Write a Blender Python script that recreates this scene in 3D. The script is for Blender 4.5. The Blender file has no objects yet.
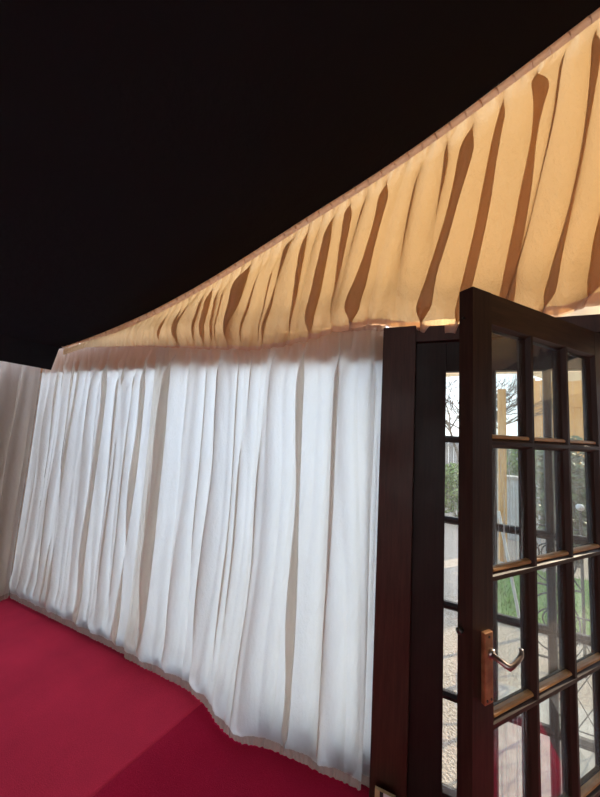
import bpy, bmesh, math, random
from math import sin, cos, pi, tan, radians
from mathutils import Vector, Matrix, noise

random.seed(7)
col = bpy.context.scene.collection

# ------------------------------------------------------------------ camera
CA, SA = 0.922, 0.3872            # yaw of the camera against the tent wall
F, PITCH, ROLL = 300.0, 0.0974, 0.0576
EYE = 1.57
def turn(v):
    return Vector((v[0]*CA - v[1]*SA, v[0]*SA + v[1]*CA, v[2]))
def axes():
    fw = Vector((0, cos(PITCH), sin(PITCH)))
    rt = Vector((1, 0, 0)); up = Vector((0, -sin(PITCH), cos(PITCH)))
    R = cos(ROLL)*rt + sin(ROLL)*up
    U = -sin(ROLL)*rt + cos(ROLL)*up
    return turn(fw).normalized(), turn(R).normalized(), turn(U).normalized()
cam = bpy.data.cameras.new('camera')
cam_o = bpy.data.objects.new('camera', cam)
col.objects.link(cam_o)
fw, R, U = axes()
m = Matrix((R, U, -fw)).transposed().to_4x4()
m.translation = (0, 0, EYE)
cam_o.matrix_world = m
cam.sensor_fit = 'HORIZONTAL'; cam.sensor_width = 36; cam.lens = 18.0
cam.clip_start = 0.02; cam.clip_end = 200
bpy.context.scene.camera = cam_o

# ------------------------------------------------------------------ materials
def mat(name):
    mt = bpy.data.materials.new(name); mt.use_nodes = True
    nt = mt.node_tree; nt.nodes.clear()
    out = nt.nodes.new('ShaderNodeOutputMaterial')
    return mt, nt, out
def N(nt, t, **kw):
    n = nt.nodes.new(t)
    for k, v in kw.items():
        if k in n.inputs: n.inputs[k].default_value = v
        else: setattr(n, k, v)
    return n
def L(nt, a, b): nt.links.new(a, b)
def coords(nt, scale=(1, 1, 1)):
    tc = N(nt, 'ShaderNodeTexCoord'); mp = N(nt, 'ShaderNodeMapping')
    mp.inputs['Scale'].default_value = scale
    L(nt, tc.outputs['Object'], mp.inputs['Vector'])
    return mp.outputs['Vector']
def ramp(nt, src, stops):
    r = N(nt, 'ShaderNodeValToRGB'); L(nt, src, r.inputs['Fac'])
    el = r.color_ramp.elements
    while len(el) < len(stops): el.new(0.5)
    for e, (p, c) in zip(el, stops):
        e.position = p; e.color = (*c, 1) if len(c) == 3 else c
    return r.outputs['Color']
def noisetex(nt, vec, scale, detail=3, rough=.5):
    n = N(nt, 'ShaderNodeTexNoise'); L(nt, vec, n.inputs['Vector'])
    n.inputs['Scale'].default_value = scale; n.inputs['Detail'].default_value = detail
    n.inputs['Roughness'].default_value = rough
    return n.outputs['Fac']
def bump(nt, src, strength, dist=.01):
    b = N(nt, 'ShaderNodeBump'); b.inputs['Strength'].default_value = strength
    b.inputs['Distance'].default_value = dist
    L(nt, src, b.inputs['Height']); return b.outputs['Normal']

def pbr(name, c1, c2, scale=8, stretch=(1, 1, 1), rough=.6, metal=0, bs=.3, spec=.5, detail=4, bd=.004):
    mt, nt, out = mat(name)
    v = coords(nt, stretch); f = noisetex(nt, v, scale, detail)
    c = ramp(nt, f, [(.3, c1), (.7, c2)])
    p = N(nt, 'ShaderNodeBsdfPrincipled')
    L(nt, c, p.inputs['Base Color']); p.inputs['Roughness'].default_value = rough
    p.inputs['Metallic'].default_value = metal
    p.inputs['Specular IOR Level'].default_value = spec
    L(nt, bump(nt, f, bs, bd), p.inputs['Normal'])
    L(nt, p.outputs[0], out.inputs[0]); return mt

def cloth(name, c_front, c_trans, k, wr=.25, wscale=9, stretch=(1, 1, .6)):
    """thin woven cloth: diffuse on one side, light glowing through from the other"""
    mt, nt, out = mat(name)
    v = coords(nt, stretch)
    w = noisetex(nt, v, wscale, 5, .6)
    v2 = coords(nt, (1, 1, 1)); w2 = noisetex(nt, v2, 420, 2)
    add = N(nt, 'ShaderNodeMath', operation='MULTIPLY_ADD'); L(nt, w2, add.inputs[0])
    add.inputs[1].default_value = .03; L(nt, w, add.inputs[2])
    nm = bump(nt, add.outputs[0], wr, .02)
    d = N(nt, 'ShaderNodeBsdfDiffuse'); d.inputs['Color'].default_value = (*c_front, 1)
    t = N(nt, 'ShaderNodeBsdfTranslucent')
    cc = ramp(nt, noisetex(nt, v, 2.2, 2), [(.25, tuple(x*.9 for x in c_trans)), (.75, c_trans)])
    L(nt, cc, t.inputs['Color'])
    L(nt, nm, d.inputs['Normal']); L(nt, nm, t.inputs['Normal'])
    mx = N(nt, 'ShaderNodeMixShader'); mx.inputs[0].default_value = k
    L(nt, d.outputs[0], mx.inputs[1]); L(nt, t.outputs[0], mx.inputs[2])
    L(nt, mx.outputs[0], out.inputs[0]); return mt

M = {}
M['curtain'] = cloth('curtain_cloth', (.72, .68, .63), (.95, .905, .835), .80, .5, 14)
M['curtain_band'] = cloth('curtain_band_cloth', (.60, .50, .44), (.55, .42, .35), .35, .3, 14)
M['drape'] = cloth('drape_cloth', (.70, .52, .33), (.81, .585, .325), .72, .9, 14)
M['drape_band'] = cloth('drape_band_cloth', (.66, .50, .40), (.90, .62, .42), .5, .3, 20)
M['piping'] = cloth('piping_cloth', (.9, .78, .6), (.95, .75, .5), .5, .1, 20)
M['awning'] = cloth('awning_cloth', (.70, .60, .48), (.75, .6, .42), .5, .1, 6)
M['black_liner'] = cloth('black_liner_cloth', (.016, .016, .018), (.0, .0, .0), .05, .5, 5)
M['light_screen'] = cloth('white_light_screen_sheet', (.75, .80, .86), (.82, .91, 1.0), .88, .05, 6)  # translucent sheet of the added screen, spreads soft light over the curtains
M['valance'] = cloth('tan_canvas_valance', (.42, .28, .17), (.98, .54, .22), .20, .1, 6)
M['outer_canvas'] = cloth('outer_tent_canvas', (.60, .48, .34), (.72, .585, .40), .70, .05, 6)
M['ivory'] = cloth('ivory_cloth', (.70, .64, .58), (.92, .87, .80), .75, .2, 6)

def wood(name, c1, c2, rough=.46, stretch=(22, 22, 1.6), bs=.25, spec=.3):
    mt, nt, out = mat(name)
    v = coords(nt, stretch)
    f = noisetex(nt, v, 3.2, 6, .65)
    f2 = noisetex(nt, coords(nt), 5, 3)
    c = ramp(nt, f, [(.3, c1), (.72, c2)])
    p = N(nt, 'ShaderNodeBsdfPrincipled'); L(nt, c, p.inputs['Base Color'])
    r = ramp(nt, f2, [(.2, (rough*.75,)*3), (.8, (rough*1.35,)*3)])
    L(nt, r, p.inputs['Roughness']); p.inputs['Specular IOR Level'].default_value = spec
    L(nt, bump(nt, f, bs, .002), p.inputs['Normal'])
    L(nt, p.outputs[0], out.inputs[0]); return mt
M['dark_wood'] = wood('dark_stained_wood', (.018, .008, .006), (.05, .024, .016), spec=.14)
M['dark_wood_rail'] = wood('dark_stained_wood_rail', (.020, .009, .006), (.06, .028, .017), stretch=(1.6, 22, 22), spec=.14)
M['sunlit_bead'] = wood('sunlit_varnished_bead', (.30, .13, .045), (.62, .33, .12), rough=.4, stretch=(3, 14, 14))  # light orange carries the sunlight on the beads
M['frame_wood'] = wood('frame_wood', (.012, .006, .005), (.030, .015, .011), rough=.5)
M['casing_wood'] = wood('casing_wood', (.035, .013, .008), (.070, .028, .018), rough=.45)

def carpet_mat(name, c1, c2):
    mt, nt, out = mat(name)
    v = coords(nt); f = noisetex(nt, v, 260, 3, .7); g = noisetex(nt, v, 3.5, 4)
    c = ramp(nt, f, [(.3, c1), (.7, c2)])
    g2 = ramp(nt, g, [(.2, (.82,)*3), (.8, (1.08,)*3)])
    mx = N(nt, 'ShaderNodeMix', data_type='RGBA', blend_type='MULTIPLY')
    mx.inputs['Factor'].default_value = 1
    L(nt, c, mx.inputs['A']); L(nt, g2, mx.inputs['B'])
    p = N(nt, 'ShaderNodeBsdfPrincipled'); L(nt, mx.outputs['Result'], p.inputs['Base Color'])
    p.inputs['Roughness'].default_value = .95
    p.inputs['Specular IOR Level'].default_value = .1
    p.inputs['Sheen Weight'].default_value = .15
    p.inputs['Sheen Tint'].default_value = (1, .3, .4, 1)
    L(nt, bump(nt, f, .5, .004), p.inputs['Normal'])
    L(nt, p.outputs[0], out.inputs[0]); return mt
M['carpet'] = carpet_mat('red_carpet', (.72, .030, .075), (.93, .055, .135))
M['carpet_deep'] = carpet_mat('deep_red_carpet', (.46, .007, .042), (.62, .018, .075))  # deeper red for the carpet right of the fold line

def glass_mat(name, streaks=.12, tint=(.93, .96, .95), vs=60):
    mt, nt, out = mat(name)
    v = coords(nt, (vs, vs, 2.0))
    f = noisetex(nt, v, 1.4, 4, .7)
    fac = ramp(nt, f, [(.50, (0, 0, 0)), (.72, (1, 1, 1))])
    dirt = noisetex(nt, coords(nt), 30, 4)
    m2 = N(nt, 'ShaderNodeMath', operation='MULTIPLY_ADD'); L(nt, fac, m2.inputs[0]); m2.inputs[1].default_value = streaks
    m3 = N(nt, 'ShaderNodeMath', operation='MULTIPLY'); L(nt, dirt, m3.inputs[0]); m3.inputs[1].default_value = .05
    L(nt, m3.outputs[0], m2.inputs[2])
    tr = N(nt, 'ShaderNodeBsdfTransparent'); tr.inputs['Color'].default_value = (*tint, 1)
    gl = N(nt, 'ShaderNodeBsdfGlossy'); gl.inputs['Roughness'].default_value = .03
    fr = N(nt, 'ShaderNodeLayerWeight'); fr.inputs['Blend'].default_value = .5
    pw = N(nt, 'ShaderNodeMath', operation='POWER'); L(nt, fr.outputs['Facing'], pw.inputs[0]); pw.inputs[1].default_value = 4
    fm = N(nt, 'ShaderNodeMath', operation='MULTIPLY_ADD'); L(nt, pw.outputs[0], fm.inputs[0]); fm.inputs[1].default_value = .45; fm.inputs[2].default_value = .04
    a = N(nt, 'ShaderNodeMixShader'); L(nt, fm.outputs[0], a.inputs[0])
    L(nt, tr.outputs[0], a.inputs[1]); L(nt, gl.outputs[0], a.inputs[2])
    df = N(nt, 'ShaderNodeBsdfTranslucent'); df.inputs['Color'].default_value = (.85, .85, .85, 1)
    b = N(nt, 'ShaderNodeMixShader'); L(nt, m2.outputs[0], b.inputs[0])
    L(nt, a.outputs[0], b.inputs[1]); L(nt, df.outputs[0], b.inputs[2])
    L(nt, b.outputs[0], out.inputs[0]); return mt
M['glass'] = glass_mat('old_window_glass', .10)
M['glass_streaky'] = glass_mat('streaky_window_glass', .60)

M['bronze'] = pbr('worn_bronze', (.24, .09, .04), (.55, .27, .12), 30, rough=.42, metal=.55, bs=.25)
M['lever_metal'] = pbr('lever_metal', (.30, .24, .22), (.5, .42, .38), 40, rough=.28, metal=.9, bs=.08)
M['iron'] = pbr('black_iron', (.02, .02, .022), (.05, .05, .05), 30, rough=.6, metal=.3)
M['steel'] = pbr('dark_steel', (.05, .045, .04), (.1, .09, .08), 30, rough=.45, metal=.8)
M['gravel'] = pbr('gravel_ground', (.30, .23, .17), (.70, .56, .45), 70, rough=.9, bs=.8, detail=6, bd=.02)
M['stone'] = pbr('stone_slab', (.42, .36, .31), (.58, .52, .46), 14, rough=.85, bs=.4, detail=6)
M['grass'] = pbr('lawn_grass', (.10, .20, .03), (.26, .40, .09), 60, rough=.9, bs=.8, detail=6, bd=.02)
M['leaf'] = pbr('leaf_green', (.06, .12, .025), (.28, .36, .08), 9, rough=.45, bs=.1)
M['leaf_dark'] = pbr('leaf_dark_green', (.02, .05, .015), (.12, .17, .05), 9, rough=.4, bs=.1)
M['bark'] = pbr('tree_bark', (.08, .06, .045), (.2, .15, .11), 22, (1, 1, .3), rough=.9, bs=.6)
M['fence_wood'] = wood('orange_fence_wood', (.55, .26, .07), (.82, .46, .16), rough=.7, stretch=(14, 14, 1))
M['grey_wood'] = wood('grey_fence_wood', (.26, .24, .23), (.44, .42, .40), rough=.8, stretch=(14, 14, 1))
M['render_wall'] = pbr('pale_rendered_wall', (.50, .51, .52), (.66, .67, .68), 9, rough=.9, bs=.3)
M['brick'] = pbr('outer_brick', (.25, .17, .12), (.36, .25, .18), 10, rough=.9, bs=.5)
M['white_paint'] = pbr('white_paint', (.72, .72, .70), (.85, .85, .84), 20, rough=.5, bs=.05)
M['carton'] = pbr('tan_carton', (.45, .30, .15), (.6, .42, .22), 20, rough=.8, bs=.1)
M['ink_and_gap'] = pbr('black_ink_and_gap', (.015, .015, .015), (.03, .03, .03), 20, rough=.7, bs=0)  # print, and the painted gap shade beside the label
M['rubber'] = pbr('dark_skirting', (.03, .012, .012), (.05, .02, .02), 20, rough=.7, bs=.1)

# ------------------------------------------------------------------ helpers
def link(name, bm, material, parent=None, smooth=False, loc=None):
    me = bpy.data.meshes.new(name); bm.normal_update(); bm.to_mesh(me); bm.free()
    o = bpy.data.objects.new(name, me); col.objects.link(o)
    me.materials.append(material)
    if smooth:
        for p in me.polygons: p.use_smooth = True
    if parent: o.parent = parent
    if loc: o.location = loc
    return o
def empty(name, loc=(0, 0, 0), rz=0):
    o = bpy.data.objects.new(name, None); col.objects.link(o)
    o.location = loc; o.rotation_euler = (0, 0, rz); o.empty_display_size = .1
    return o
def tag(o, label, cat, group=None, kind=None):
    o['label'] = label; o['category'] = cat
    if group: o['group'] = group
    if kind: o['kind'] = kind
    return o
def struct(o, label=None):
    o['kind'] = 'structure'
    if label: o['label'] = label
    return o
def box(bm, lo, hi, bev=0):
    vs = [bm.verts.new((x, y, z)) for x in (lo[0], hi[0]) for y in (lo[1], hi[1]) for z in (lo[2], hi[2])]
    q = [(0, 1, 3, 2), (4, 6, 7, 5), (0, 4, 5, 1), (2, 3, 7, 6), (0, 2, 6, 4), (1, 5, 7, 3)]
    fs = [bm.faces.new([vs[i] for i in f]) for f in q]
    if bev:
        es = list({e for f in fs for e in f.edges})
        bmesh.ops.bevel(bm, geom=es, offset=bev, segments=2, affect='EDGES', profile=.6)
def boxes(*args, bev=0):
    bm = bmesh.new()
    for lo, hi in args: box(bm, lo, hi, bev)
    return bm
def tube(bm, pts, r, seg=10, closed=False, taper=None):
    pts = [Vector(p) for p in pts]; rings = []; n = len(pts)
    prev = None
    for i, p in enumerate(pts):
        a = pts[i-1] if i else (pts[-1] if closed else p)
        b = pts[i+1] if i < n-1 else (pts[0] if closed else p)
        t = (b-a).normalized()
        if prev is None:
            ref = Vector((0, 0, 1)) if abs(t.z) < .9 else Vector((1, 0, 0))
            nrm = t.cross(ref).normalized()
        else:
            nrm = (prev - t*prev.dot(t)).normalized()
        prev = nrm; bn = t.cross(nrm)
        rr = r if taper is None else r + (taper-r)*i/(n-1)
        rings.append([bm.verts.new(p + rr*(cos(2*pi*k/seg)*nrm + sin(2*pi*k/seg)*bn)) for k in range(seg)])
    for i in range(n if closed else n-1):
        A, B = rings[i], rings[(i+1) % n]
        for k in range(seg):
            bm.faces.new((A[k], A[(k+1) % seg], B[(k+1) % seg], B[k]))
    if not closed:
        bm.faces.new(rings[0][::-1]); bm.faces.new(rings[-1])
def prism(bm, prof, p0, p1, ax, ay):
    """extrude the 2-D outline prof (in axes ax, ay) from p0 to p1"""
    p0, p1, ax, ay = map(Vector, (p0, p1, ax, ay))
    a = [bm.verts.new(p0 + ax*x + ay*y) for x, y in prof]
    b = [bm.verts.new(p1 + ax*x + ay*y) for x, y in prof]
    n = len(prof)
    for i in range(n): bm.faces.new((a[i], a[(i+1) % n], b[(i+1) % n], b[i]))
    bm.faces.new(a[::-1]); bm.faces.new(b)
    bmesh.ops.recalc_face_normals(bm, faces=bm.faces)
def grid(bm, nu, nv, fn):
    V = [[bm.verts.new(fn(i/nu, j/nv)) for j in range(nv+1)] for i in range(nu+1)]
    for i in range(nu):
        for j in range(nv):
            bm.faces.new((V[i][j], V[i+1][j], V[i+1][j+1], V[i][j+1]))
def lerp(a, b, t): return a + (b-a)*t
def smooth(a, b, x):
    t = min(1, max(0, (x-a)/(b-a))); return t*t*(3-2*t)
def interp(tab, x):
    if x <= tab[0][0]: return tab[0][1]
    for (a, va), (b, vb) in zip(tab, tab[1:]):
        if x <= b: return va + (vb-va)*(x-a)/(b-a)
    return tab[-1][1]
def nz(x, y=0, z=0): return noise.noise(Vector((x, y, z)))

# ------------------------------------------------------------------ tent dimensions
WY = 1.572            # plane of the gable-side curtains
XL = -3.21            # eave wall on the left
XR = 6.2; YB = -4.0   # far sides of the tent, behind the camera
LZ = -0.05            # the lower carpet
XC0 = -1.13           # carpet fold where it meets the curtain
def fold_x(y): return -1.13 - .215*(1.54-y)
def floor_z(x, y):
    return LZ*smooth(0, .34, x-fold_x(y)) if x > fold_x(y) else 0.0

RIDGE = 1.75
PROF = [(-3.3, 2.06), (-2.70, 2.138), (-2.1, 2.26), (-1.566, 2.412), (-1.1, 2.59), (-.694, 2.77), (-.144, 2.99), (.3025, 3.235), (.674, 3.452), (1.4, 3.88), (1.75, 4.03)]
def roof_z(x):
    if x > RIDGE: x = 2*RIDGE - x
    return interp(PROF, x)
def roof_s(x):   # smoothed
    return sum(roof_z(x+d)*w for d, w in ((-.25, .2), (-.12, .2), (0, .2), (.12, .2), (.25, .2)))

# ------------------------------------------------------------------ floor and carpets
bm = boxes(((XL-.15, YB-.1, -.16), (XR+.1, 1.75, -.075)))
struct(link('floor', bm, M['rubber']), 'dark boarded floor under the red carpet')

bm = bmesh.new()
def f_left(u, v):
    y = lerp(YB+.05, 1.60, v); x1 = fold_x(y); x = lerp(XL-.05, x1, u)
    return (x, y, .0015*nz(x*3, y*3))
grid(bm, 60, 90, f_left)
e = [ed for ed in bm.edges if ed.is_boundary]
r_ = bmesh.ops.extrude_edge_only(bm, edges=e)
for v in [g for g in r_['geom'] if isinstance(g, bmesh.types.BMVert)]: v.co.z = -.07
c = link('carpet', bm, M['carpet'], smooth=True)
tag(c, 'bright red carpet on the raised side, left of the fold line', 'carpet')
bm = bmesh.new()
def f_right(u, v):
    y = lerp(YB+.05, 1.60, v); x0 = fold_x(y)+.002; x = x0 + (5.9-x0)*(u**2.2)
    lip = .010*smooth(1.50, 1.60, y)*smooth(0, .15, x-x0)*smooth(0, .2, -.2-x) if x < -.2 else 0
    return (x, y, floor_z(x, y) + .002*nz(x*4, y*4) + lip + .002*smooth(.05, 0, x-x0))
grid(bm, 110, 90, f_right)
e = [ed for ed in bm.edges if ed.is_boundary]
r_ = bmesh.ops.extrude_edge_only(bm, edges=e)
for v in [g for g in r_['geom'] if isinstance(g, bmesh.types.BMVert)]: v.co.z = -.07
c = link('carpet', bm, M['carpet_deep'], smooth=True)
tag(c, 'deeper red carpet sloping down towards the glazed door, right of the fold line', 'carpet')

# ------------------------------------------------------------------ black roof liner
bm = bmesh.new()
CY1 = 1.505
def f_ceil(u, v):
    x = lerp(-2.93, XR, u); y = lerp(YB, CY1, v)
    sag = .035*sin(pi*min(1, max(0, (CY1-y)/1.8)))*(.4+.6*abs(sin(x*1.1))) if y > CY1-1.8 else 0
    z = roof_s(x) - sag + .010*nz(x*2.2, y*.7)
    return (x, y, z)
grid(bm, 150, 70, f_ceil)
ceil = struct(link('ceiling', bm, M['black_liner'], smooth=True), 'black cloth lining under the tent roof')
# hanging flap along the left eave
bm = bmesh.new()
def f_flap(u, v):
    y = lerp(YB, 1.46, u)
    z = lerp(roof_s(-2.83)+.03, 1.925 + .012*sin(y*2.1), v)
    x = -2.832 + .014*v*sin(y*9+1) + .02*v*nz(y*2, 5) - .03*v
    yy = y + (.0 if u < 1 else 0) + .035*smooth(.97, 1, u)*(1-v)
    return (x, yy, z)
grid(bm, 120, 8, f_flap)
link('liner_flap', bm, M['black_liner'], ceil, smooth=True)

# ------------------------------------------------------------------ curtains
class Folds:
    """irregular overlapping folds: each has its own place, width, depth and reach"""
    def __init__(self, s0, s1, gap, seed, over=(.4, 2.2), wfac=.36, dens=None, depth=.9, drift=.03, reach=.16):
        self.reach = reach
        r = random.Random(seed); self.f = []; s = s0
        while s < s1:
            d = dens(s) if dens else 1
            g = gap*r.choice((.55, .75, .9, 1.05, 1.3, 1.6))*r.uniform(.85, 1.15)/d
            s += g*.5
            w = g*wfac*r.uniform(.75, 1.15)*.5
            self.f.append((s, w, w*r.uniform(*over), w*depth*r.uniform(.8, 1.3)*2, r.uniform(-drift, drift), r.uniform(0, .12), r.uniform(0, 50)))
            s += g*.5
    def at(self, s, g, h, H):
        dx = dy = 0
        for c, w, a, b, dr, st, ph in self.f:
            if abs(s-c) > .6: continue
            cc = c + dr*g/max(H, .3) + .016*nz(g*1.3, ph)*smooth(0, .3, g)
            t = (s-cc)/w
            if abs(t) > 4.2: continue
            k = smooth(st*.3, st+self.reach, g)*(.75+.5*nz(g*1.6, ph, 9)+.25)
            e = math.exp(-t*t/2)
            dx -= a*1.15*t*e*k
            dy += b*e*k*(1+.15*t)
        return dx, dy
def pleat(s, ph, sharp=.5):
    a = sin(2*pi*s+ph)
    return (a + .35*sin(4*pi*s+1.7*ph+.4) + .18*sin(6*pi*s+ph*2.3))/1.3
def curtain_fn(P0, P1, nrm, zt, zb, seed, freq=9.0, amp=.032, band=.045, bulge=None, tilt=0):
    """returns f(u, v, part): u along the wall, v 0 bottom .. 1 top"""
    P0, P1, nrm = Vector(P0), Vector(P1), Vector(nrm).normalized()
    FO = Folds(.0, (P1-P0).length, 1.0/freq, seed*7+1, over=(.3, 1.85))
    Wd = (P1-P0).length; T = (P1-P0).normalized()
    def f(u, v, off=0.0):
        s = u*Wd
        z0 = zb(u); z1 = zt(u); z = lerp(z0, z1, v)
        h = z - z0; g = z1 - z
        warp = .10*nz(s*1.7, z*.35, seed) + .03*nz(s*6, z*.8, seed+3)
        st = s + warp*smooth(0, .4, g)
        loc = .35 + 1.1*abs(nz(st*2.3, 0, seed+9))      # folds are uneven
        edge = .25+.75*smooth(0, .10, s)*smooth(0, .10, Wd-s)
        wt = smooth(.30, .0, g)      # near the heading
        wb = smooth(.13, .0, h)      # near the gathered hem
        fine = sin(2*pi*st*freq*3.1+seed) * .5 + sin(2*pi*st*freq*4.7) * .35
        fx, fy = FO.at(s, g, h, z1-z0)
        fk = (1-.8*wt)*(1-.93*wb)*edge
        y = (fy - .020)*fk + amp*(.22*wt+.13*wb)*fine
        y += (.006*sin(2*pi*st*freq*1.9+seed)+.006*nz(st*16, z*1.4, seed+2))*edge*(1-wb)*smooth(0, .1, g)
        y += .024*math.exp(-((h-.12)/.07)**2)*(.6+.6*nz(st*7, 1, seed)) - .004*wb
        y += .02*nz(s*.6, z*.5, seed+20)*smooth(0, .5, g)*smooth(0, .3, h)
        y = max(y, -.022)
        if bulge: y += bulge(s, h)
        sx = (fx + .006*cos(2*pi*st*freq*1.9+seed))*fk
        p = P0 + T*(s+sx+tilt*h) + nrm*(y+off); p.z = z
        return p
    return f
def curtain(label, P0, P1, nrm, zt, zb, seed, nu, nv=70, group=None, **kw):
    band = .042; Wd_ = (Vector(P1)-Vector(P0)).length
    f = curtain_fn(P0, P1, nrm, zt, zb, seed, **kw)
    root = empty('curtain', (P0[0], P0[1], zb(0)))
    o = Vector((P0[0], P0[1], zb(0)))
    bm = bmesh.new()
    def body(u, v):
        w = lerp(.0, 1, v)
        hb = band/(zt(u)-zb(u)); vv = lerp(hb, 1-.012, w)
        return f(u, vv) - o
    grid(bm, nu, nv, body); link('cloth', bm, M['curtain'], root, True)
    bm = bmesh.new()
    grid(bm, int(Wd_*380), 3, lambda u, v: f(u, lerp(0, band+.003, v)/(zt(u)-zb(u)), .0035*sin(2*pi*u*Wd_*52+2*sin(u*30))*sin(pi*min(1, v*1.2+.1))) - o)
    link('hem_band', bm, M['curtain_band'], root, True)
    bm = bmesh.new()
    grid(bm, nu, 3, lambda u, v: f(u, lerp(1-.014, 1.004, v), -.002) - o)
    link('heading_tape', bm, M['curtain_band'], root, True)
    tag(root, label, 'curtain', group)
    return root
IN = (0, -1, 0)
def ztop(x): return interp([(-3.3, 2.17), (-.2, 2.13), (7, 2.13)], x)
def gable_curtain(label, x0, x1, seed, yoff=0, **kw):
    zb = lambda u: floor_z(lerp(x0, x1, u), 1.5)+.006
    zt = lambda u: ztop(lerp(x0, x1, u))
    def bulge(s, h):
        x = x0+s
        b = math.exp(-((x+.93)/.20)**2)*.075 + .020*math.exp(-((x+.55)/.3)**2)
        return b*smooth(1.0, 0, h)
    return curtain(label, (x0, WY-yoff, 0), (x1, WY-yoff, 0), IN, zt, zb, seed, int((x1-x0)*150), bulge=bulge, **kw)
gable_curtain('pleated white curtain nearest the tent corner, beside the raised red carpet', XL+.012, -1.66, 2.3, freq=9.5)
gable_curtain('pleated white curtain in the middle, reaching from the cream fold to the dark timber post', -1.80, -.243, 5.1, .020, freq=8.6)
gable_curtain('narrow cream curtain edge hanging against the dark timber post', -.262, -.200, 1.2, -.006, freq=14, amp=.012)
struct(link('wall_front', boxes(((1.74, 1.57, -.16), (XR, 1.62, 2.17))), M['brick']), 'tan masonry wall right of the doorway')
curtain('shaded beige curtain on the short wall left of the tent corner', (XL, YB, 0), (XL, WY-.005, 0), (1, 0, 0),
        lambda u: 2.13, lambda u: .006, 4.4, 560, freq=7.0, amp=.030)

# ------------------------------------------------------------------ gable drape
HEM = [(-2.82, 2.15), (-2.55, 2.115), (-1.85, 2.088), (-1.3, 2.045), (-.93, 2.020), (-.70, 2.040), (-.42, 2.100), (-.25, 2.125), (-.15, 2.098), (.0, 2.062), (.13, 2.048), (.3, 2.06), (.50, 2.10), (.60, 2.13), (.68, 2.13), (.80, 2.06), (1.3, 2.06), (1.9, 2.13), (6.3, 2.13)]
DY = 1.525
DFO = Folds(-2.75, 6.1, .118, 21, wfac=.48, over=(.85, 2.7), dens=lambda s: interp([(-2.8, 1.9), (-1, 1.45), (.3, 1.15), (1.2, 1.05)], s), depth=.85, drift=.06, reach=.17)
def drape_f(s, v, off=0):
    """s = position along the roof edge, v 0 top .. 1 hem"""
    zt = roof_s(s)-.012
    lean = .17*(zt-2.08)*(1 if s < RIDGE else -1)*smooth(0, .5, abs(s-RIDGE))
    xb = s - lean
    zb = min(interp(HEM, xb), zt-.05)
    hgt = zt-zb
    x = s - lean*(v**1.25)
    z = lerp(zt, zb, v)
    g = hgt*v; h = hgt*(1-v)
    dens = interp([(-2.8, 1.5), (-1, 1.15), (.3, .85), (1.2, .8)], s)
    st = s*dens + .07*nz(s*1.6, g*.5, 3)*smooth(0, .5, g) + .03*nz(s*5, g, 7)*smooth(0, .3, g)
    k = min(1, hgt/.45)
    fine = sin(2*pi*st*19) + .5*sin(2*pi*st*31)
    wt = smooth(.12, .0, g)
    wb = smooth(.09, .0, h)
    fx, fy = DFO.at(s, g, h, hgt)
    fk = k*(1-.85*wt)*(1-.75*wb)
    y = (fy - .02)*fk + .009*fine*max(wt, .6*wb)
    y += (.010*sin(2*pi*st*10.5+2.2) + .014*nz(st*9, g*1.2, 5))*k*(1-.6*wt)
    y += .06*k*math.exp(-((h-.11)/.09)**2)*(.5+.5*nz(st*4, 2)) + .05*k*sin(pi*v)
    sx = (fx + .008*cos(2*pi*st*10.5+2.2))*fk
    return Vector((x+sx, DY - y - .012 - off, z))
dr = empty('gable_drape', (0, DY, 2.1))
tag(dr, 'pleated ochre cloth swag filling the gable between black roof lining and curtains', 'drape')
o = Vector((0, DY, 2.1))
SX0, SX1 = -2.80, XR-.1
bm = bmesh.new()
grid(bm, 1150, 60, lambda u, v: drape_f(lerp(SX0, SX1, u), lerp(.0, 1, v)) - o)
link('cloth', bm, M['drape'], dr, True)
bm = bmesh.new()
def headband(u, v):
    s = lerp(SX0, SX1, u); zt = roof_s(s)
    sl = (roof_s(s+.02)-roof_s(s-.02))/.04; n = Vector((sl, 0, -1)).normalized()
    rid = .010*sin(2*pi*s*15+.8*sin(s*5)) + .002*sin(2*pi*s*41)
    s2 = min(SX1, max(SX0, s+.012*cos(2*pi*s*15+.8*sin(s*5)))); zt = roof_s(s2)
    p = Vector((s2, DY-.036-rid*sin(pi*min(1, v*1.1))-.008*sin(pi*v), zt-.004)) + n*.045*v*min(1, (zt-2.10)/.15)
    return p - o
grid(bm, 1100, 5, headband); link('heading_band', bm, M['drape_band'], dr, True)
bm = bmesh.new()
grid(bm, 1100, 3, lambda u, v: drape_f(lerp(SX0, SX1, u), lerp(.975, 1.008, v), .003) - o)
link('hem_band', bm, M['drape_band'], dr, True)
bm = bmesh.new()
tube(bm, [Vector((s/40, DY-.026, roof_s(s/40)-.007))-o for s in range(int(SX0*40), int(SX1*40))], .0045, 6)
link('piping', bm, M['piping'], dr, True)

# ------------------------------------------------------------------ outer shell of the tent
bm = bmesh.new()   # back gable and right-hand wall of the tent
def f_back(u, v):
    x = lerp(XL, XR, u); return (x, YB - .03*sin(x*40)*(1-v*.5), lerp(-.07, roof_s(x)+.02, v))
grid(bm, 260, 8, f_back); struct(link('wall_back', bm, M['ivory'], smooth=True), 'pleated ivory tent wall behind the camera')
struct(link('wall_right', boxes(((XR, YB-.1, -.16), (XR+.12, 1.62, 2.25))), M['brick']), 'tan masonry wall on the far right')
bm = bmesh.new()
grid(bm, 120, 4, lambda u, v: (lerp(XL-.1, XR, u), 1.655, lerp(2.205, max(2.21, roof_s(lerp(XL-.1, XR, u))+.05), v)))
struct(link('wall_gable', bm, M['outer_canvas'], smooth=True), 'outer canvas of the tent gable behind the ochre drape')
struct(link('wall_left', boxes(((XL-.28, YB-.1, -.16), (XL-.10, 4.2, 2.12))), M['brick']), 'tan masonry wall standing behind the left curtain')
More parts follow.
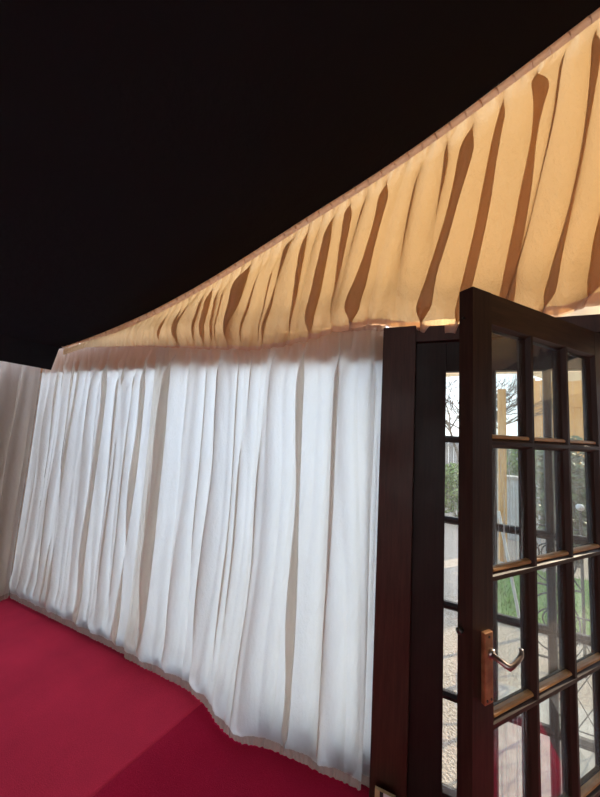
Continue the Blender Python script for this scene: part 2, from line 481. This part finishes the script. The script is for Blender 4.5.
struct(link('trim_1', boxes(((XL-.1, 1.599, 1.935), (-.200, 1.602, 2.17))), M['valance']), 'tan canvas strip above the tent windows')
struct(link('baseboard_front', boxes(((XL-.05, 1.607, -.16), (-.200, 1.630, .11))), M['rubber']), 'dark skirting along the foot of the tent wall')
struct(link('trim_2', boxes(((1.75, 1.622, 1.945), (XR, 1.66, 2.16)), bev=.004), M['fence_wood']), 'eave beam right of the doorway')

# ------------------------------------------------------------------ timber frame of the doorway
FY = 1.530    # front face of the frame
DT = 1.994    # door top
def prism_v(prof, x, y, z0, z1):
    bm = bmesh.new(); prism(bm, prof, (x, y, z0), (x, y, z1), (1, 0, 0), (0, 1, 0)); return bm
casing = struct(link('trim_3', boxes(((-.196, 1.478, LZ-.02), (-.045, 1.640, 2.085)), bev=.004), M['casing_wood']), 'broad dark timber post between curtain and glazed panel')
struct(link('trim_4', boxes(((-.196, 1.500, 2.012), (1.74, 1.64, 2.085)), bev=.003), M['casing_wood']), 'dark timber head beam over the doorway')
struct(link('sun_blocker', boxes(((.69, 1.60, 2.085), (1.74, 1.64, 2.20)), bev=.003), M['casing_wood']), 'added unseen board blocking sun above the doorway head')  # added out of view to stop sun leaking onto the door leaf
struct(link('trim_5', boxes(((.672, 1.535, LZ-.02), (.690, 1.64, 2.012)), bev=.003), M['frame_wood']), 'dark mullion carrying the open door')
struct(link('trim_6', boxes(((1.58, 1.52, LZ-.02), (1.74, 1.64, 2.012)), bev=.003), M['casing_wood']), 'dark timber post right of the doorway')

# glazed side panel
HEXP = lambda a=.005, b=.0135, d=.040: [(-a, 0), (a, 0), (b, .012), (b, d-.012), (a, d), (-a, d), (-b, d-.012), (-b, .012)]
ROWS = [.436, .796, 1.156, 1.516]
PT, PB = .092, 1.876        # glazed height, measured down from the door top
w1 = empty('window_1', (0, FY, 0)); struct(w1, 'fixed glazed side panel of small panes between dark post and open door')
GX = [(.088, .262), (.289, .458), (.486, .655)]
bm = boxes(((-.045, 0, LZ), (.088, .045, 2.012)), bev=.003); link('stile', bm, M['frame_wood'], w1)
bm = boxes(((.655, 0, LZ), (.672, .045, 2.012)), bev=.002); link('stile', bm, M['frame_wood'], w1)
bm = boxes(((.088, 0.001, DT-PT-.03), (.655, .044, 2.012)), bev=.002); link('top_rail', bm, M['frame_wood'], w1)
bm = boxes(((.088, 0.001, LZ), (.655, .044, DT-PB)), bev=.003); link('bottom_rail', bm, M['frame_wood'], w1)
for x in (.2755, .472):
    bm = bmesh.new(); prism(bm, HEXP(), (x, .002, DT-PB), (x, .002, DT-PT-.03), (1, 0, 0), (0, 1, 0))
    link('vertical_muntin', bm, M['frame_wood'], w1)
for r in ROWS:
    bm = bmesh.new(); prism(bm, HEXP(.006, .015), (.088, .0025, DT-r), (.655, .0025, DT-r), (0, 0, 1), (0, 1, 0))
    link('horizontal_muntin', bm, M['frame_wood'], w1)
for gx0, gx1 in GX:
    zs = [DT-PT-.03] + [DT-r for r in ROWS] + [DT-PB]
    for a, b in zip(zs, zs[1:]):
        link('glass_pane', boxes(((gx0, .020, b+.010), (gx1, .023, a-.010))), M['glass'], w1)

# ------------------------------------------------------------------ open fifteen-pane door
TH = .8269
d1 = empty('door_1', (.119, .926, 0), TH)      # x along the leaf, y through its thickness (0 = near face)
struct(d1, 'open dark timber door leaf with fifteen small panes')
T = .042; S = .081; CP = .2053; LW = .762
cx_ = [S+CP-.006, S+2*CP-.006]
x_end = S+3*CP-.012
Z0 = -.035
def bevel_stile(x0, x1, inner):
    # moulded inner edge towards the glass
    if inner > 0: prof = [(x0, 0), (x1, 0), (x1+.010, .012), (x1+.010, T-.012), (x1, T), (x0, T)]
    else: prof = [(x0, 0), (x1, 0), (x1, T), (x0, T), (x0-.010, T-.012), (x0-.010, .012)]
    return prof
bm = bmesh.new(); prism(bm, bevel_stile(0, S, 1), (0, 0, Z0), (0, 0, DT), (1, 0, 0), (0, 1, 0)); link('lock_stile', bm, M['dark_wood'], d1)
bm = bmesh.new(); prism(bm, bevel_stile(x_end, LW, -1), (0, 0, Z0), (0, 0, DT), (1, 0, 0), (0, 1, 0)); link('hinge_stile', bm, M['dark_wood'], d1)
pr = [(0, .0006), (-PT, .0006), (-PT-.010, .012), (-PT-.010, T-.012), (-PT, T-.0006), (0, T-.0006)]
bm = bmesh.new(); prism(bm, pr, (S, 0, DT-.0005), (x_end, 0, DT-.0005), (0, 0, 1), (0, 1, 0)); link('top_rail', bm, M['dark_wood_rail'], d1)
zb = DT-PB
pr = [(Z0, .0006), (zb, .0006), (zb+.010, .012), (zb+.010, T-.012), (zb, T-.0006), (Z0, T-.0006)]
bm = bmesh.new(); prism(bm, pr, (S, 0, 0), (x_end, 0, 0), (0, 0, 1), (0, 1, 0)); link('bottom_rail', bm, M['dark_wood_rail'], d1)
for x in cx_:
    bm = bmesh.new(); prism(bm, HEXP(.0055, .0145, T), (x, 0.0003, zb), (x, 0.0003, DT-PT), (1, 0, 0), (0, 1, 0))
    link('vertical_muntin', bm, M['dark_wood'], d1)
for r in ROWS:
    bm = bmesh.new(); prism(bm, HEXP(.0055, .0145, T), (S, 0, DT-r), (x_end, 0, DT-r), (0, 0, 1), (0, 1, 0))
    link('horizontal_muntin', bm, M['dark_wood_rail'], d1)
colx = [(S+.010, cx_[0]-.0145), (cx_[0]+.0145, cx_[1]-.0145), (cx_[1]+.0145, x_end-.010)]
zs = [DT-PT] + [DT-r for r in ROWS] + [zb]
for ci, (a, b) in enumerate(colx):
    for ri in range(5):
        z1, z0 = zs[ri]-.012, zs[ri+1]+.0145
        g = link('glass_pane', boxes(((a-.002, .020, z0-.002), (b+.002, .023, z1+.002))), M['glass_streaky'] if (ci == 0 and ri in (1, 3)) else M['glass'], d1)
        # rounded glazing bead under each pane, sunlight put into its orange colour
        bm = bmesh.new()
        prism(bm, [(0, .0195), (.0, .006), (.004, .0035), (.009, .005), (.0115, .010), (.0105, .0195)], (a+.001, 0, z0-.001), (b-.001, 0, z0-.001), (0, 0, 1), (0, 1, 0))
        link('glazing_bead', bm, M['sunlit_bead'], d1)
# lock plate and lever
lz = 1.018
lock = link('lock_plate', boxes(((.032, -.011, lz-.108), (.064, 0, lz+.060)), bev=.002), M['bronze'], d1)
bm = bmesh.new()
bm.free()
for x, z in ((.040, lz-.098), (.056, lz-.098), (.048, lz+.050)):
    bm = bmesh.new(); tube(bm, [(x, -.0125, z), (x, -.010, z)], .003, 10); link('screw', bm, M['steel'], d1)
bm = bmesh.new()
tube(bm, [(.052, -.009, lz+.01), (.052, -.018, lz+.01)], .0105, 16)
tube(bm, [(.052, -.016, lz+.01), (.0525, -.034, lz+.008), (.056, -.046, lz+.004), (.064, -.051, lz+.001), (.080, -.051, lz+.003), (.100, -.050, lz+.007), (.116, -.048, lz+.011), (.121, -.046, lz+.016), (.121, -.045, lz+.026)], .0068, 12, taper=.0050)
for v in bm.verts:
    if v.co.x > .058 and v.co.z < lz+.018: v.co.z = lz+.004 + (v.co.z-lz-.004)*1.25
link('lever_handle', bm, M['lever_metal'], d1, True)
bm = bmesh.new(); tube(bm, [(0, .030, lz+.052), (-.010, .030, lz+.052)], .007, 14); tube(bm, [(-.009, .030, lz+.052), (-.012, .030, lz+.052)], .0085, 14)
link('latch_bolt', bm, M['steel'], d1, True)
bm = bmesh.new(); tube(bm, [(0, .026, DT-.085), (-.008, .026, DT-.085)], .0035, 10); link('top_bolt', bm, M['steel'], d1)
for z in (.25, 1.0, 1.75):
    bm = bmesh.new(); tube(bm, [(LW+.004, T-.008, z-.05), (LW+.004, T-.008, z+.05)], .006, 10); link('hinge', bm, M['bronze'], d1)

# small carton standing at the foot of the post
ct = empty('printed_card', (-.125, 1.450, LZ+.004), 0)
tag(ct, 'small tan and white card propped at the foot of the dark timber post', 'card')
link('backing_card', boxes(((-.042, -.018, 0), (.040, -.006, .158)), bev=.002), M['carton'], ct)
link('gap_shade', boxes(((-.022, -.0195, .0), (-.008, -.0182, .1565))), M['ink_and_gap'], ct)  # black strip standing in for the shade of an open gap
link('printed_label', boxes(((-.008, -.0205, .005), (.0395, -.0182, .1570)), bev=.0005), M['white_paint'], ct)
bm = bmesh.new()
tube(bm, [(.004, -.0215, .120), (.010, -.0215, .127), (.017, -.0215, .121), (.022, -.0215, .115), (.029, -.0215, .119), (.033, -.0215, .110)], .0026, 6)
link('printed_mark', bm, M['ink_and_gap'], ct)
bm = bmesh.new(); tube(bm, [(.018, -.0215, .104), (.030, -.0215, .104)], .0018, 6)
link('printed_mark', bm, M['ink_and_gap'], ct)

# ------------------------------------------------------------------ outside
GZ = -.10
bm = bmesh.new()
grid(bm, 80, 60, lambda u, v: (lerp(-9, 14, u), lerp(1.66, 22, v), GZ + .012*nz(lerp(-9, 14, u)*2, lerp(1.66, 22, v)*2)))
struct(link('ground', bm, M['gravel'], smooth=True), 'pale gravel yard outside the doorway')
struct(link('ground_path', boxes(((.25, 1.67, GZ-.02), (1.75, 2.62, GZ+.022)), bev=.006), M['stone']), 'stone slab path outside the door')
bm = bmesh.new()
grid(bm, 60, 60, lambda u, v: (lerp(.66, 2.2, u), lerp(3.45, 4.95, v), GZ+.02+.015*nz(u*20, v*30)))
for i in range(2600):
    x = random.uniform(.66, 2.2); y = random.uniform(3.45, 4.95); a = random.uniform(0, 6.28); h = random.uniform(.03, .07)
    dx, dy = .004*cos(a), .004*sin(a)
    vs = [bm.verts.new((x-dx, y-dy, GZ+.02)), bm.verts.new((x+dx, y+dy, GZ+.02)), bm.verts.new((x+random.uniform(-.02, .02), y+random.uniform(-.02, .02), GZ+.02+h))]
    bm.faces.new(vs)
g = link('lawn', bm, M['grass']); tag(g, 'patch of green lawn beyond the glazed door', 'grass', kind='stuff')

# added unseen sheets that shade the curtains; cloth hanging outside the doorway
cv = empty('curtain_light_screen', (XL-.09, 1.75, GZ)); tag(cv, 'added unseen sheet enclosure softening the light on the curtained tent wall', 'light screen')
link('screen_top', boxes(((0, -.148, 2.045), (3.11, 2.44, 2.05))), M['light_screen'], cv)
link('screen_side', boxes(((3.097, -.148, 0), (3.102, 2.44, 2.045))), M['light_screen'], cv)
link('screen_front', boxes(((0, 2.44, 0), (3.095, 2.445, 2.04))), M['light_screen'], cv)
bm = bmesh.new()
def f_aw(u, v):
    x = lerp(-.1, 3.2, u)
    zb = interp([(-.1, 1.90), (.3, 1.93), (.50, 1.93), (.62, 1.88), (.80, 1.90), (3.2, 1.93)], x)
    return (x, 1.93 + .02*sin(x*26)*(1-v), lerp(2.32, zb, v))
grid(bm, 160, 8, f_aw)
aw = empty('awning', (0, 0, 0)); link('awning_cloth', bm, M['awning'], aw, True)
for px in (-.085, 1.95):
    bm = bmesh.new(); tube(bm, [(px, 1.955, GZ), (px, 1.955, 2.32)], .018, 10); link('pole', bm, M['steel'], aw)
tag(aw, 'beige cloth awning edge hanging outside above the doorway', 'awning')

def foliage(bm, c, r, n, size, seed, squash=1.0):
    rnd = random.Random(seed)
    for i in range(n):
        while True:
            p = Vector((rnd.uniform(-1, 1), rnd.uniform(-1, 1), rnd.uniform(-1, 1)))
            if .25 < p.length < 1: break
        p = Vector((c[0]+p.x*r[0], c[1]+p.y*r[1], c[2]+p.z*r[2]))
        a = Vector((rnd.gauss(0, 1), rnd.gauss(0, 1), rnd.gauss(0, 1))).normalized()
        b = a.orthogonal().normalized(); s = size*rnd.uniform(.6, 1.4)
        nn = a.cross(b)
        v = [bm.verts.new(p+a*s), bm.verts.new(p+b*s*.42+nn*s*.12), bm.verts.new(p-a*s), bm.verts.new(p-b*s*.42+nn*s*.12)]
        bm.faces.new((v[0], v[1], v[2])); bm.faces.new((v[0], v[2], v[3]))
def shrub(name, label, x, y, w, h, m, n, size, seed, cat='shrub'):
    root = empty(name, (x, y, GZ)); tag(root, label, cat)
    bm = bmesh.new(); foliage(bm, (0, 0, h*.56), (w, w*.7, h*.46), n, size, seed); link('foliage', bm, m, root)
    bm = bmesh.new(); rnd = random.Random(seed)
    for i in range(7):
        a = rnd.uniform(0, 6.28); q = rnd.uniform(.3, .8)
        tube(bm, [(0.02*cos(a), .02*sin(a), 0), (w*q*.4*cos(a), w*.5*q*sin(a), h*.4), (w*q*cos(a), w*.7*q*sin(a), h*.85)], .012, 6, taper=.003)
    link('stem', bm, M['bark'], root)
    return root
shrub('shrub', 'sunlit green shrub seen through the narrow left strip of glass', .62, 6.9, .62, 1.12, M['leaf'], 2600, .045, 1)
shrub('shrub', 'dark leafy shrub with long leaves seen through the right column of panes', 1.95, 5.45, .55, 1.75, M['leaf_dark'], 1300, .085, 2)
shrub('shrub', 'yellow-green bush behind the low pale wall', 2.35, 8.2, .8, 1.75, M['leaf'], 2600, .06, 3)

def fence(name, label, x0, x1, y, h, m, step=.12, rails=(.35, 1.5)):
    root = empty(name, (x0, y, GZ)); tag(root, label, 'fence')
    bm = bmesh.new(); x = 0
    while x < x1-x0-.01:
        box(bm, (x+.003, 0, .02), (min(x+step-.004, x1-x0), .018, h+.015*sin(x*7))); x += step
    link('boards', bm, m, root)
    for r in rails: link('rail', boxes(((0, -.04, r*h/1.8), (x1-x0, 0, r*h/1.8+.07))), m, root)
    for px in (0, (x1-x0)/2, x1-x0): link('post', boxes(((px-.045, -.07, 0), (px+.045, .0, h+.06))), m, root)
    return root
fence('timber_fence', 'tall orange-brown timber fence beyond the right panes', 3.0, 7.0, 11.0, 3.5, M['fence_wood'], .19, (.5, 1.4))
fence('timber_fence', 'grey weathered fence beyond the left strip of glass', -2.0, 2.6, 10.0, 1.65, M['grey_wood'], .14)

# added unseen brick block, darkens what the door panes reflect
ob = empty('reflection_block', (4.6, 1.75, GZ)); tag(ob, 'added unseen tan brick block darkening the reflection in the door panes', 'building')
link('block_body', boxes(((0, 0, 0), (2.4, 2.3, 2.9))), M['brick'], ob)
link('block_top', boxes(((-.12, -.05, 2.9), (2.5, 2.42, 3.0)), bev=.01), M['grey_wood'], ob)

# pale low wall
lw = empty('garden_wall', (1.12, 6.25, GZ)); tag(lw, 'low pale rendered garden wall beyond the lawn', 'wall')
link('wall_body', boxes(((0, 0, 0), (.66, .18, 1.0)), bev=.006), M['render_wall'], lw)
link('coping', boxes(((-.03, -.03, 1.0), (.69, .21, 1.05)), bev=.006), M['stone'], lw)

# post and leaning pole
p = link('timber_post', boxes(((-.045, -.045, 0), (.045, .045, 2.4)), bev=.004), M['fence_wood'], loc=(1.03, 5.15, GZ))
tag(p, 'single orange timber post standing at the lawn edge', 'post')
bm = bmesh.new(); tube(bm, [(0, 0, 0), (-.16, .05, 1.0)], .013, 10)
p = link('leaning_pole', bm, M['white_paint'], loc=(.80, 3.3, GZ+.01)); tag(p, 'thin white pole leaning in the yard behind the door handle pane', 'pole')

# wrought-iron garden gate with scrolls
ig = empty('iron_gate', (.74, 3.0, GZ)); tag(ig, 'black wrought iron garden gate with scrolls and ball finial', 'gate')
GWd, GH = .36, 1.17
bm = bmesh.new(); tube(bm, [(0, 0, 0), (0, 0, GH)], .010, 8); link('gate_post', bm, M['iron'], ig)
bm = bmesh.new(); tube(bm, [(GWd, 0, 0), (GWd, 0, GH)], .010, 8); link('gate_post', bm, M['iron'], ig)
bm = bmesh.new()
bm.free()
for z in (.06, .58, 1.02):
    bm = bmesh.new(); tube(bm, [(0, 0, z), (GWd, 0, z)], .008, 8); link('gate_rail', bm, M['iron'], ig)
def ring(cx, cz, r, rz=None):
    rz = rz or r
    return [(cx+r*cos(2*pi*k/28), 0, cz+rz*sin(2*pi*k/28)) for k in range(28)]
for cx0, cz0, rr in ((.18, .32, .16), (.18, .80, .15)):
    bm = bmesh.new(); tube(bm, ring(cx0, cz0, rr, rr*1.3), .006, 6, closed=True); link('ring', bm, M['iron'], ig)
for sx in (-1, 1):
    for cz0 in (.32, .80):
        bm = bmesh.new()
        tube(bm, [(.18+sx*(.11-.10*t)*cos(t*7)*1.0, 0, cz0+(.11-.09*t)*sin(t*7)) for t in [k/24 for k in range(25)]], .005, 6); link('scroll', bm, M['iron'], ig)
for sx in (0.0, 1.0):
    bm = bmesh.new(); tube(bm, [(GWd*sx+(.10*sin(pi*t))*(1 if sx == 0 else -1), 0, .58+.44*t) for t in [k/14 for k in range(15)]], .006, 6); link('bow', bm, M['iron'], ig)
for px in (0, GWd):
    bm = bmesh.new(); bmesh.ops.create_uvsphere(bm, u_segments=14, v_segments=10, radius=.026)
    for v in bm.verts: v.co += Vector((px, 0, GH+.02))
    link('finial', bm, M['white_paint'], ig, True)

# low diamond lattice panel
la = empty('lattice_panel', (.735, 2.42, GZ+.02)); tag(la, 'low diamond wire lattice panel on the slabs behind the right panes', 'trellis')
bm = bmesh.new(); LWd, LH = .70, .62
for k in range(-7, 9):
    for sgn in (1, -1):
        pts = []
        for t in [i/40 for i in range(41)]:
            z = t*LH; x = k*.105 + sgn*z*.55 + (0 if sgn > 0 else 0)
            if 0 <= x <= LWd: pts.append((x, 0.003*sgn, z))
        if len(pts) > 1: tube(bm, [pts[0], pts[-1]], .0028, 5)
link('wire_lattice', bm, M['iron'], la)
bm = bmesh.new(); tube(bm, [(0, 0, 0), (0, 0, LH), (LWd, 0, LH), (LWd, 0, 0)], .007, 8, closed=True); link('frame', bm, M['iron'], la)

# bare tree
tr = empty('bare_tree', (.75, 8.4, GZ)); tag(tr, 'bare twiggy tree against the white sky, left of the door', 'tree')
bm = bmesh.new(); tb = bmesh.new(); rnd = random.Random(11)
def branch(b, p, d, ln, r, depth):
    q = p + d*ln; tube(b, [p, (p+q)/2 + Vector((rnd.gauss(0, .03), rnd.gauss(0, .03), 0))*ln, q], r, 5, taper=r*.6)
    if depth == 0: return
    for k in range(4 if depth > 1 else 5):
        nd = (d + Vector((rnd.gauss(0, .55), rnd.gauss(0, .55), rnd.gauss(.1, .3)))).normalized()
        branch(tb, q - d*ln*rnd.uniform(0, .3), nd, ln*rnd.uniform(.6, .8), r*.55, depth-1)
branch(bm, Vector((0, 0, 0)), Vector((.05, 0, 1)), 1.3, .07, 5)
link('trunk', bm, M['bark'], tr); link('twigs', tb, M['bark'], tr)

# ------------------------------------------------------------------ light
sc = bpy.context.scene
w = bpy.data.worlds.new('sky'); sc.world = w; w.use_nodes = True
nt = w.node_tree; nt.nodes.clear()
out = nt.nodes.new('ShaderNodeOutputWorld'); bg = nt.nodes.new('ShaderNodeBackground')
tc = nt.nodes.new('ShaderNodeTexCoord'); sep = nt.nodes.new('ShaderNodeSeparateXYZ')
L(nt, tc.outputs['Generated'], sep.inputs[0])
sky = ramp(nt, sep.outputs['Z'], [(0.0, (.93, .96, 1.0)), (.8, (.60, .74, 1.0))])
L(nt, sky, bg.inputs['Color']); bg.inputs['Strength'].default_value = 2.0
L(nt, bg.outputs[0], out.inputs[0])
sun = bpy.data.lights.new('sun', 'SUN'); sun.energy = 5.4; sun.angle = radians(.6); sun.color = (1, .84, .62)
so = bpy.data.objects.new('sun', sun); col.objects.link(so)
el = radians(23); S_ = Vector((.70*cos(el), .714*cos(el), sin(el)))
so.rotation_euler = S_.to_track_quat('Z', 'Y').to_euler(); so.location = S_*30

sc.view_settings.view_transform = 'Standard'; sc.view_settings.look = 'None'
sc.view_settings.gamma = 1; sc.view_settings.use_curve_mapping = False
sc.view_settings.exposure = 0.30
sc.cycles.max_bounces = 12; sc.cycles.transmission_bounces = 8; sc.cycles.transparent_max_bounces = 16
sc.cycles.diffuse_bounces = 6; sc.cycles.use_denoising = True
